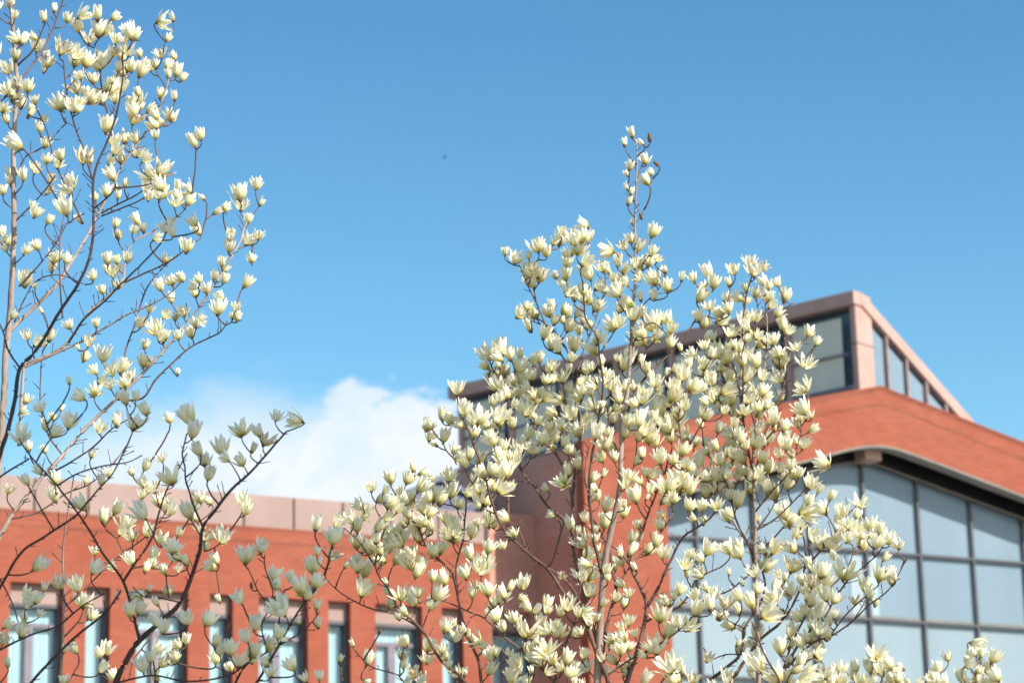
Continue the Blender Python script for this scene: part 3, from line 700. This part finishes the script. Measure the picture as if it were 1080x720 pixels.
NEAR_L = [
 ([(100, 790), (122, 720), (134, 695), (147, 675), (170, 655), (190, 635), (203, 605), (211, 578), (214, 556), (225, 540), (245, 515), (262, 500), (280, 480), (302, 455)], 8.5, 2.0),
 ([(214, 556), (205, 535), (197, 510), (195, 492), (192, 478), (197, 458)], 2.8, 1.6),
 ([(147, 675), (140, 645), (130, 613), (110, 585), (90, 552), (60, 512), (35, 484), (20, 462)], 3.6, 1.6),
 ([(130, 613), (145, 590), (160, 567), (173, 523), (186, 498), (197, 478)], 3.2, 1.5),
 ([(-20, 655), (0, 620), (22, 583), (48, 565), (80, 543), (100, 520), (118, 500), (130, 478)], 3.8, 1.6),
 ([(30, 722), (70, 680), (100, 655), (112, 645), (128, 622)], 3.4, 2.2),
 ([(-10, 690), (30, 670), (60, 660), (85, 640), (110, 625)], 2.8, 1.5),
 ([(-12, 520), (0, 480), (9, 450), (16, 420), (21, 388), (38, 370), (62, 330), (85, 295), (97, 260), (99, 225), (99, 185), (113, 150), (123, 120), (129, 88), (129, 55)], 5.5, 1.9),
 ([(21, 388), (10, 372), (3, 350), (-4, 335)], 2.4, 1.5),
 ([(72, 362), (90, 335), (110, 318), (127, 300)], 2.6, 1.8),
 ([(-8, 508), (10, 496), (30, 484)], 2.4, 1.8),
 ([(20, 302), (45, 275), (62, 252), (72, 235), (90, 225)], 2.2, 1.3),
 ([(243, 730), (260, 700), (280, 688), (292, 668), (296, 640), (300, 622)], 3.0, 1.6),
 ([(260, 735), (275, 712), (294, 680), (305, 660), (318, 640), (330, 625), (342, 606), (348, 585), (351, 570)], 3.4, 1.6),
 ([(122, 720), (160, 712), (200, 718), (240, 712), (262, 698)], 2.4, 2.0),
 ([(294, 680), (315, 668), (330, 655), (337, 645)], 2.0, 1.2),
 ([(282, 686), (276, 660), (283, 640), (272, 622), (262, 600)], 1.9, 1.2),
 ([(283, 640), (288, 625), (280, 600), (279, 585)], 1.8, 1.2),
 ([(60, 512), (80, 500), (105, 492), (135, 487), (150, 480)], 2.0, 1.3),
 ([(190, 635), (170, 630), (150, 628), (140, 618)], 2.0, 1.2),
]
NEAR_F = """170 177 22;115 183 21;90 163 23;13 150 27;68 217 24;203 233 16;182 235 16;38 258 15;70 272 14;28 293 22;15 332 13;182 243 14;
83 417 18;42 428 14;75 443 20;60 455 18;23 458 20;132 418 20;143 417 14;152 430 18;143 445 19;197 437 26;205 452 24;208 472 19;253 452 18;282 462 20;310 443 20;268 472 12b;233 470 22;179 502 20;222 498 20;253 485 16;237 482 14;
27 505 16;85 530 22;107 505 16;147 538 24;197 537 24;182 575 19;102 598 18;43 595 24;63 612 20;137 642 20;148 640 18;173 660 18;197 650 18;220 652 20;150 700 20;
260 584 23;277 575 18;289 605 18;251 629 18;315 617 26;306 607 18;334 612 18;330 595 22;335 581 12;325 626 16;294 639 25;270 655 22;259 670 18;286 679 20;267 685 22;244 682 20;336 656 12b;334 637 14;314 654 10b;300 674 10b;291 662 10b;252 696 16;280 697 14;285 707 14;306 700 18;320 714 13;336 712 13;265 617 8k;241 660 9k;352 564 23;72 400 11b;158 620 9b;123 627 9b"""
CEN_L = [
 ([(629, 760), (630, 720), (632, 680), (634, 640), (637, 600), (644, 562), (650, 535), (654, 512), (655, 480), (657, 440), (662, 410), (665, 370), (667, 330), (670, 295), (670, 260), (670, 225), (671, 195), (672, 170), (671, 150), (667, 142)], 9.5, 1.3),
 ([(641, 740), (641, 716), (628, 685), (617, 656), (606, 640), (591, 620), (578, 600), (558, 584), (535, 563), (525, 547), (517, 524), (511, 500), (500, 470), (490, 445), (483, 425), (481, 412)], 5.4, 1.5),
 ([(623, 660), (612, 636), (600, 615), (580, 600), (563, 590), (552, 572), (545, 552)], 3.4, 1.8),
 ([(634, 690), (622, 650), (609, 600), (603, 557), (605, 520), (607, 485), (612, 455), (607, 420), (605, 400), (602, 380), (592, 359), (578, 345), (567, 322), (562, 303)], 4.6, 1.7),
 ([(636, 610), (625, 560), (622, 500), (630, 450), (636, 408), (632, 372), (629, 355), (617, 335), (616, 316), (615, 298)], 3.6, 1.7),
 ([(607, 402), (613, 378), (625, 345), (637, 308), (639, 290)], 2.4, 1.5),
 ([(634, 712), (637, 677), (644, 644), (650, 620), (646, 600), (642, 577), (625, 545), (619, 515), (617, 495), (622, 470)], 5.0, 1.7),
 ([(655, 745), (661, 720), (675, 677), (682, 640), (675, 618), (665, 597), (672, 575), (680, 553), (688, 530), (700, 500), (706, 480)], 6.2, 1.6),
 ([(682, 640), (695, 618), (707, 591), (720, 567), (735, 556), (749, 546), (757, 532), (763, 515)], 3.8, 1.6),
 ([(665, 597), (655, 583), (644, 575), (630, 562)], 2.6, 1.6),
 ([(655, 480), (663, 432), (675, 405), (700, 379), (721, 357), (739, 326), (745, 300)], 3.4, 1.6),
 ([(603, 555), (592, 545), (578, 534), (565, 515), (552, 500), (548, 490), (553, 474)], 4.0, 1.5),
 ([(605, 540), (600, 510), (590, 484), (572, 463), (557, 439), (545, 420), (535, 405), (522, 393), (516, 380)], 2.8, 1.6),
 ([(520, 770), (490, 718), (466, 697), (445, 664), (422, 642), (408, 619), (396, 597), (403, 567), (411, 542), (416, 528)], 4.2, 1.5),
 ([(512, 770), (507, 716), (505, 697), (492, 667), (484, 634), (478, 605), (472, 598), (449, 575), (443, 559), (427, 538), (411, 510)], 4.2, 1.5),
 ([(600, 740), (584, 718), (566, 699), (550, 685), (529, 669), (512, 652), (497, 646), (475, 636), (455, 631), (442, 636)], 4.2, 1.5),
 ([(584, 735), (586, 716), (593, 687), (605, 658), (611, 625), (612, 612)], 2.8, 1.5),
 ([(440, 660), (418, 648), (390, 641), (369, 631), (350, 617), (343, 608)], 2.4, 1.2),
 ([(432, 745), (426, 718), (420, 711), (394, 704), (380, 692), (371, 682)], 2.2, 1.2),
 ([(422, 712), (422, 700), (426, 683)], 1.8, 1.2),
 ([(484, 634), (481, 600), (488, 570), (491, 540), (493, 520), (505, 500), (514, 480)], 2.6, 1.4),
 ([(535, 563), (536, 530), (533, 495), (535, 474), (524, 455), (507, 443)], 2.6, 1.4),
 ([(595, 550), (584, 586), (578, 600)], 2.2, 1.8),
 ([(650, 620), (663, 600), (680, 580), (698, 560), (710, 540)], 2.4, 1.4),
 ([(655, 480), (645, 460), (640, 430), (632, 415)], 2.2, 1.4),
 ([(640, 712), (665, 695), (690, 682), (715, 665), (735, 645)], 2.6, 1.4),
 ([(682, 655), (695, 648), (715, 640), (728, 625), (735, 610), (760, 598)], 2.6, 1.4),
 ([(700, 500), (718, 477), (716, 434), (731, 415)], 2.2, 1.4),
 ([(706, 490), (725, 471), (741, 444), (745, 430)], 2.2, 1.4),
 ([(665, 370), (673, 352), (688, 340), (703, 352)], 2.0, 1.3),
 ([(666, 350), (676, 325), (685, 315), (698, 300), (701, 288)], 2.0, 1.2),
 ([(669, 300), (680, 275), (688, 266)], 1.9, 1.2),
 ([(472, 598), (455, 588), (436, 605)], 2.0, 1.2),
 ([(396, 597), (388, 585), (378, 570), (362, 556)], 2.2, 1.3),
 ([(359, 735), (361, 712), (359, 698)], 1.8, 1.1),
 ([(566, 699), (575, 680), (570, 660), (560, 672)], 1.9, 1.2),
 ([(671, 190), (676, 176), (680, 168)], 1.4, 1.1), ([(671, 218), (666, 205), (661, 196)], 1.4, 1.1), ([(670, 235), (676, 228), (679, 221)], 1.4, 1.1),
 ([(580, 345), (565, 335), (549, 336)], 2.0, 1.2), ([(597, 382), (585, 360), (583, 335), (582, 324)], 2.0, 1.2),
 ([(595, 366), (586, 350), (560, 338)], 1.8, 1.2), ([(567, 322), (557, 302), (548, 280)], 1.8, 1.2),
]
CEN_F = """666 139 13b;658 148 13b;675 150 10b;685 145 11k;680 167 15;665 174 14;692 172 9k;681 188 18;660 196 10b;667 201 10b;664 211 12b;676 227 9k;667 232 9b;
545 271 17;566 258 19;576 264 17;557 282 17;570 289 21;559 296 19;604 250 21;615 249 19;611 262 16;598 267 17;597 288 17;617 286 25;639 264 19;652 273 19;638 282 18;661 283 15;665 251 15;674 258 21;689 264 15;701 283 10b;688 292 20;704 300 19;675 311 13b;689 310 15;656 296 17;648 306 19;602 306 17;615 304 19;
561 329 21;549 330 15;582 321 12;596 325 17;611 329 17;631 322 19;660 317 21;644 340 21;668 329 21;676 328 17;687 339 25;709 345 16;674 355 25;602 343 19;606 361 23;623 366 21;708 361 15;718 366 10b;639 362 9b;584 361 19;593 337 12;611 348 14;524 372 17;569 376 17;604 377 13;
746 285 21;753 297 19;768 297 12b;741 311 21;747 322 13;744 339 17;758 328 17;
733 406 22;712 415 22;745 436 18;707 360 14;
513 371 25;524 377 17;517 396 15;533 389 17;553 391 23;549 385 19;566 379 17;580 387 19;592 396 17;576 400 13;526 404 19;555 410 21;541 401 17;557 425 15;578 418 19;570 414 15;607 418 17;482 408 19;467 436 19;491 430 21;504 438 23;527 418 15;520 423 13;529 436 23;481 447 19;469 458 19;455 459 15;515 463 21;531 469 17;558 456 21;564 472 17;548 474 17;582 434 17;601 434 21;621 427 17;623 408 15;592 447 19;584 457 21;608 453 19;630 453 23;601 474 15;580 472 15;596 465 15;632 480 19;644 470 19;508 482 19;496 478 17;527 484 17;487 484 17;569 443 12g;
661 383 21;644 402 21;650 413 15;679 416 23;682 387 17;692 402 15;694 428 23;676 437 21;682 451 21;702 447 23;716 436 19;646 437 19;651 429 15;673 484 17;696 480 21;638 393 15;686 395 15;704 392 11b;712 388 12b;
411 502 19;431 504 17;447 511 23;457 522 17;474 499 19;476 516 21;427 526 17;413 529 19;429 540 17;447 534 19;505 524 19;501 507 21;387 539 21;360 549 21;376 553 19;377 570 19;392 576 21;377 592 23;402 553 19;422 563 23;418 571 19;439 553 21;453 553 17;480 553 25;499 559 19;466 577 17;494 582 21;429 588 25;445 594 19;420 588 19;441 567 15;532 495 21;539 512 13;531 545 17;515 541 15;530 575 13;515 510 17;509 594 25;
591 505 16o;575 514 12;609 488 17;627 503 16;666 499 15;702 511 21;669 520 23;641 531 19;638 548 23;629 522 15;658 540 15;581 542 11;611 569 23;621 584 19;670 567 21;693 569 19;696 553 15;686 579 17;653 590 17;673 553 13;626 567 15;541 561 13;683 524 8b;617 594 17;
715 513 19;706 458 21;712 444 23;721 473 19;720 499 20;708 512 21;716 500 16;728 532 18;731 546 12;742 548 13;749 577 22;738 588 15;724 593 17;736 604 15;724 604 13;755 531 14;
700 633 19;735 640 21;733 627 15;718 621 17;729 658 19;706 664 23;691 679 23;705 699 23;682 714 21;731 714 15;712 714 17;658 634 17;664 653 15;655 671 17;655 684 17;664 681 13;677 691 13;661 701 9b;659 710 11;669 667 11;646 695 15;
617 601 24o;623 622 19;600 635 21;578 635 19;552 613 19;531 628 21;521 647 21;552 635 13;571 653 17;557 664 21;586 659 18;608 667 13;578 681 19;599 692 21;545 698 21;561 692 17;519 704 19;541 714 19;617 689 15;617 702 13g;600 708 17;530 660 16;556 640 15;590 665 17;500 675 16;470 660 16;610 645 15;630 650 15;498 625 15;545 660 14;640 600 16;655 615 15;606 718 11;514 620 19;580 708 13;575 693 11;593 607 11;537 687 11;
385 599 23;366 595 10b;385 619 23;441 601 21;466 609 21;464 625 21;435 629 23;422 625 17;426 644 15;412 636 13;406 612 9b;453 679 19;469 690 15;427 675 14;425 690 15;389 693 21;437 708 17;371 677 10b;359 694 10b;401 665 8k;387 718 11;482 667 15;445 716 15;480 708 15;
540 445 17;512 447 15;545 470 15;620 440 15;660 455 17;668 425 15;634 380 15;600 410 15;560 395 15;500 455 15;470 545 15;455 540 17;410 545 15;590 420 14"""
RIGHT_L = [
 ([(800, 770), (800, 720), (799, 660), (797, 600), (796, 540), (794, 490), (797, 450), (803, 410), (808, 370), (809, 340), (806, 312)], 6.0, 1.4),
 ([(797, 505), (803, 470), (817, 432), (826, 410), (830, 385), (828, 360), (823, 335), (828, 318)], 3.0, 1.4),
 ([(735, 745), (749, 718), (768, 702), (782, 688), (785, 662), (797, 644), (807, 621), (803, 600), (790, 575), (778, 558), (770, 545)], 4.6, 1.5),
 ([(765, 735), (780, 705), (800, 676), (823, 656), (840, 630), (848, 600), (849, 575), (844, 555)], 4.4, 1.6),
 ([(805, 735), (829, 704), (858, 677), (875, 671), (900, 654), (916, 638), (930, 628), (941, 617), (951, 600), (955, 592)], 3.6, 1.0),
 ([(829, 704), (846, 673), (867, 654), (879, 634), (895, 611), (910, 598), (926, 584), (932, 573)], 3.2, 1.3),
 ([(828, 735), (821, 714), (810, 697), (801, 677), (793, 655)], 3.0, 1.4),
 ([(815, 735), (825, 708), (836, 677), (848, 652), (862, 628), (872, 612)], 3.0, 1.4),
 ([(803, 600), (802, 583), (817, 566), (832, 549), (842, 540)], 2.4, 1.4),
 ([(848, 600), (858, 589), (877, 570), (897, 562), (912, 552)], 2.4, 1.3),
 ([(858, 589), (870, 575), (885, 556), (896, 541), (907, 529)], 2.2, 1.2),
 ([(862, 628), (880, 615), (895, 597), (900, 575)], 2.2, 1.2),
 ([(900, 654), (909, 640), (914, 630)], 1.8, 1.2), ([(875, 671), (895, 645), (925, 618)], 1.8, 1.2),
 ([(795, 500), (788, 470), (782, 430), (778, 400), (770, 375), (762, 345), (757, 335)], 3.0, 1.4),
 ([(782, 430), (784, 395), (783, 350), (785, 325), (789, 305), (793, 292)], 2.4, 1.4),
 ([(797, 450), (788, 425), (775, 415), (768, 410), (755, 400)], 2.2, 1.3),
 ([(797, 600), (790, 575), (778, 552), (770, 520), (760, 495), (752, 475)], 2.8, 1.4),
 ([(796, 540), (812, 520), (830, 500), (838, 480), (830, 465)], 2.4, 1.3),
 ([(803, 470), (818, 452), (832, 443), (845, 430)], 2.0, 1.2),
 ([(796, 560), (820, 545), (845, 520), (855, 510)], 2.2, 1.3),
 ([(845, 520), (858, 505), (866, 494)], 1.6, 1.1),
 ([(797, 560), (812, 540), (822, 520), (826, 512)], 2.0, 1.2),
 ([(797, 600), (785, 610), (770, 622), (752, 628)], 2.0, 1.2),
 ([(785, 662), (770, 655), (760, 645)], 1.8, 1.2), ([(782, 690), (765, 690), (748, 697)], 1.8, 1.1),
 ([(823, 656), (830, 640), (832, 628)], 1.6, 1.2), ([(836, 677), (850, 668), (862, 656)], 1.6, 1.2),
 ([(830, 385), (842, 378), (851, 383)], 1.4, 1.0), ([(826, 415), (836, 410), (842, 408)], 1.4, 1.0), ([(828, 372), (845, 362), (853, 354)], 1.3, .9),
 ([(809, 345), (800, 330), (798, 312)], 1.6, 1.1), ([(808, 365), (795, 350), (787, 340)], 1.6, 1.1),
]
RIGHT_F = """794 284 19;805 295 15;787 302 15;778 312 16;799 308 15;809 311 16;815 320 15;829 311 19;822 329 15;826 341 19;786 335 19;798 332 17;854 348 17;851 379 18o;772 349 15;787 353 19;747 355 15;755 367 19;768 375 19;797 379 21;815 357 17;821 371 17;744 382 19;725 383 15;717 388 12b;758 388 9b;822 382 15;789 394 23;770 396 19;820 396 19;801 353 13;
749 398 19;769 411 21;760 425 17;747 419 19;791 419 19;805 411 17;808 425 17;784 433 21;770 432 15;844 407 18o;846 429 22;843 440 11;854 437 11;816 441 19;828 447 17;798 454 19;798 466 17;813 461 17;828 466 21;847 466 17;783 461 17;770 469 19;754 469 17;758 482 21;745 466 15;736 486 24;782 481 21;784 495 17;805 481 19;811 491 19;822 492 15;867 486 20;856 508 18;832 508 20;747 514 22;756 501 18;729 499 20;809 512 18;793 514 18;739 446 14;721 508 16;
744 515 17;755 512 17;779 525 23;771 511 11;767 542 17g;800 546 9b;816 519 21;825 538 23;854 540 25;854 527 17;775 579 25;802 577 11;819 575 23;835 575 19;810 595 19;837 595 21;864 573 17;862 600 17;769 602 9b;782 613 9b;
908 526 17o;888 538 19;918 552 19;904 560 19;937 568 15;926 571 19;912 573 17;885 565 17;867 536 19;864 571 17;869 600 21;893 602 23;930 604 21;940 610 17;
917 624 17;902 632 13;880 646 13;832 622 17;856 630 21;871 625 19;813 646 26;792 632 23;815 632 17;862 648 19;866 662 17;850 642 15;834 663 19;850 671 17;823 681 21;796 697 27;846 695 19;864 679 17;864 689 11;832 712 19;799 664 21;792 677 15;819 617 17;866 638 15;805 708 19;766 633 19;749 629 9b;768 658 17;757 648 13;747 692 12g;768 712 19;792 679 13;
760 450 16;775 445 15;800 435 16;735 465 15;770 490 15;800 500 15;845 555 16;880 585 15;845 610 15;880 575 14;780 365 15;790 410 15;805 395 15;840 650 14;800 620 15;955 591 7k"""
LOW_L = [
 ([(905, 900), (905, 760), (906, 735), (915, 715), (923, 700), (925, 690)], 4.5, 1.4),
 ([(906, 738), (895, 728), (888, 716), (874, 715)], 2.4, 1.3), ([(906, 740), (925, 725), (935, 708), (940, 702)], 2.2, 1.2),
 ([(905, 760), (950, 745), (975, 730), (985, 715)], 2.4, 1.3), ([(925, 725), (942, 722), (947, 710)], 1.6, 1.1),
]
LOW_F = """925 686 19o;937 699 17;916 702 19;902 702 17;887 704 17;873 708 19;947 706 12b;889 716 17;908 716 17;941 714 17;930 704 15;860 716 16;877 718 15;920 718 16;989 703 17;981 715 16;995 718 15;970 720 13;955 720 13"""
COR_L = [
 ([(1026, 900), (1028, 760), (1029, 730), (1030, 705), (1031, 690)], 4.0, 1.5),
 ([(1029, 735), (1040, 718), (1046, 705), (1048, 698)], 2.2, 1.2), ([(1029, 730), (1020, 722), (1015, 714)], 2.0, 1.2), ([(1030, 712), (1025, 706)], 1.6, 1.2),
]
COR_F = """1032 680 21;1035 688 15;1049 692 19;1049 711 19;1024 700 15;1014 711 19;1030 716 14;1040 719 13;1020 719 13"""
pale = (M['bark_pale'], M['bark_twig'])
magnolia('young magnolia at the left edge with sunlit cream flowers and a pale straight trunk', 11.2, LEFT_L, LEFT_F, pale, 11, lean=4, pairs=.72, grow=.94, pale_from=3.0)
magnolia('dark-barked magnolia with shaded grey-green flowers at the lower left', 9.4, NEAR_L, NEAR_F, (M['bark_dark'], M['bark_dark']), 23, lean=6, spread=.35, pairs=.12, grow=.96)
magnolia('tall magnolia in the middle with one slim spike rising above its crown', 12.4, CEN_L, CEN_F, pale, 37, lean=0, pairs=.58)
magnolia('magnolia in front of the gable with cream flowers spreading over the glass wall', 13.2, RIGHT_L, RIGHT_F, pale, 41, lean=4, pairs=.58)
magnolia('low magnolia whose flower tips just reach the glass wall, right of the big crown', 14.6, LOW_L, LOW_F, pale, 53)
magnolia('lone magnolia shoot with a few flowers in the bottom right corner', 14.2, COR_L, COR_F, pale, 61, lean=8)

# ------------------------------------------------------------------ unseen evergreen, added to block the sun from the near magnolia
ev = empty('added_shade_tree', (6.0, 4.1, 0)); tag(ev, 'added evergreen-shaped sun blocker out of view to the right, shading the near magnolia', 'tree')
bm = bmesh.new(); tube(bm, [Vector((.04 * math.sin(i), .03 * math.cos(2 * i), i * .85)) for i in range(12)], [.17 - .012 * i for i in range(12)], 9); fin('trunk', bm, M['bark_dark'], ev)
bm = bmesh.new(); rg = random.Random(5)
for k in range(8000):
    a, q, h = rg.uniform(0, 6.283), rg.random() ** .5, rg.uniform(7.4, 10.8)
    rr = 1.4 * q * math.sqrt(max(.05, 1 - ((h - 9.1) / 1.9) ** 2)) * (1 + .25 * math.sin(3 * a + h * 2)); c = Vector((rr * math.cos(a), rr * math.sin(a), h))
    d = Vector((rg.gauss(0, 1), rg.gauss(0, 1), rg.gauss(0, .6))).normalized(); e = d.cross(Vector((rg.random(), rg.random(), 1))).normalized(); s = rg.uniform(.07, .13)
    bm.faces.new([bm.verts.new(c + d * s), bm.verts.new(c + e * s * .45), bm.verts.new(c - d * s), bm.verts.new(c - e * s * .45)])
fin('crown', bm, mottled('shade_tree_leaf', (.03, .06, .02), (.06, .10, .03), 5, .5), ev)

# ------------------------------------------------------------------ a bird far up in the blue
bp = at(469, 166, 120); bird = empty('bird', bp, 1.1); bird.scale = (.62, .62, .62); tag(bird, 'tiny dark bird flying alone in the blue sky', 'bird')
bm = bmesh.new(); lathe(bm, [(0, -.16), (.03, -.12), (.055, -.02), (.045, .06), (.03, .10), (.012, .14), (0, .15)], 0, 8)
bmesh.ops.rotate(bm, verts=bm.verts, cent=(0, 0, 0), matrix=Matrix.Rotation(R(70), 3, 'X'))
for s in (-1, 1):
    prev = None
    for i in range(5):
        t = i / 4; x = s * (.02 + .26 * t); z = .09 * math.sin(t * 2.4); c = .075 * (1 - t * .75)
        cur = [bm.verts.new((x, -c, z)), bm.verts.new((x, c * .8, z)), bm.verts.new((x, c * .8, z + .006)), bm.verts.new((x, -c, z + .006))]
        if prev:
            for k in range(4): bm.faces.new((prev[k], cur[k], cur[(k + 1) % 4], prev[(k + 1) % 4]))
        prev = cur
fin('body', bm, mottled('dark_plumage', (.02, .02, .025), (.04, .04, .045), 20, .8), bird)
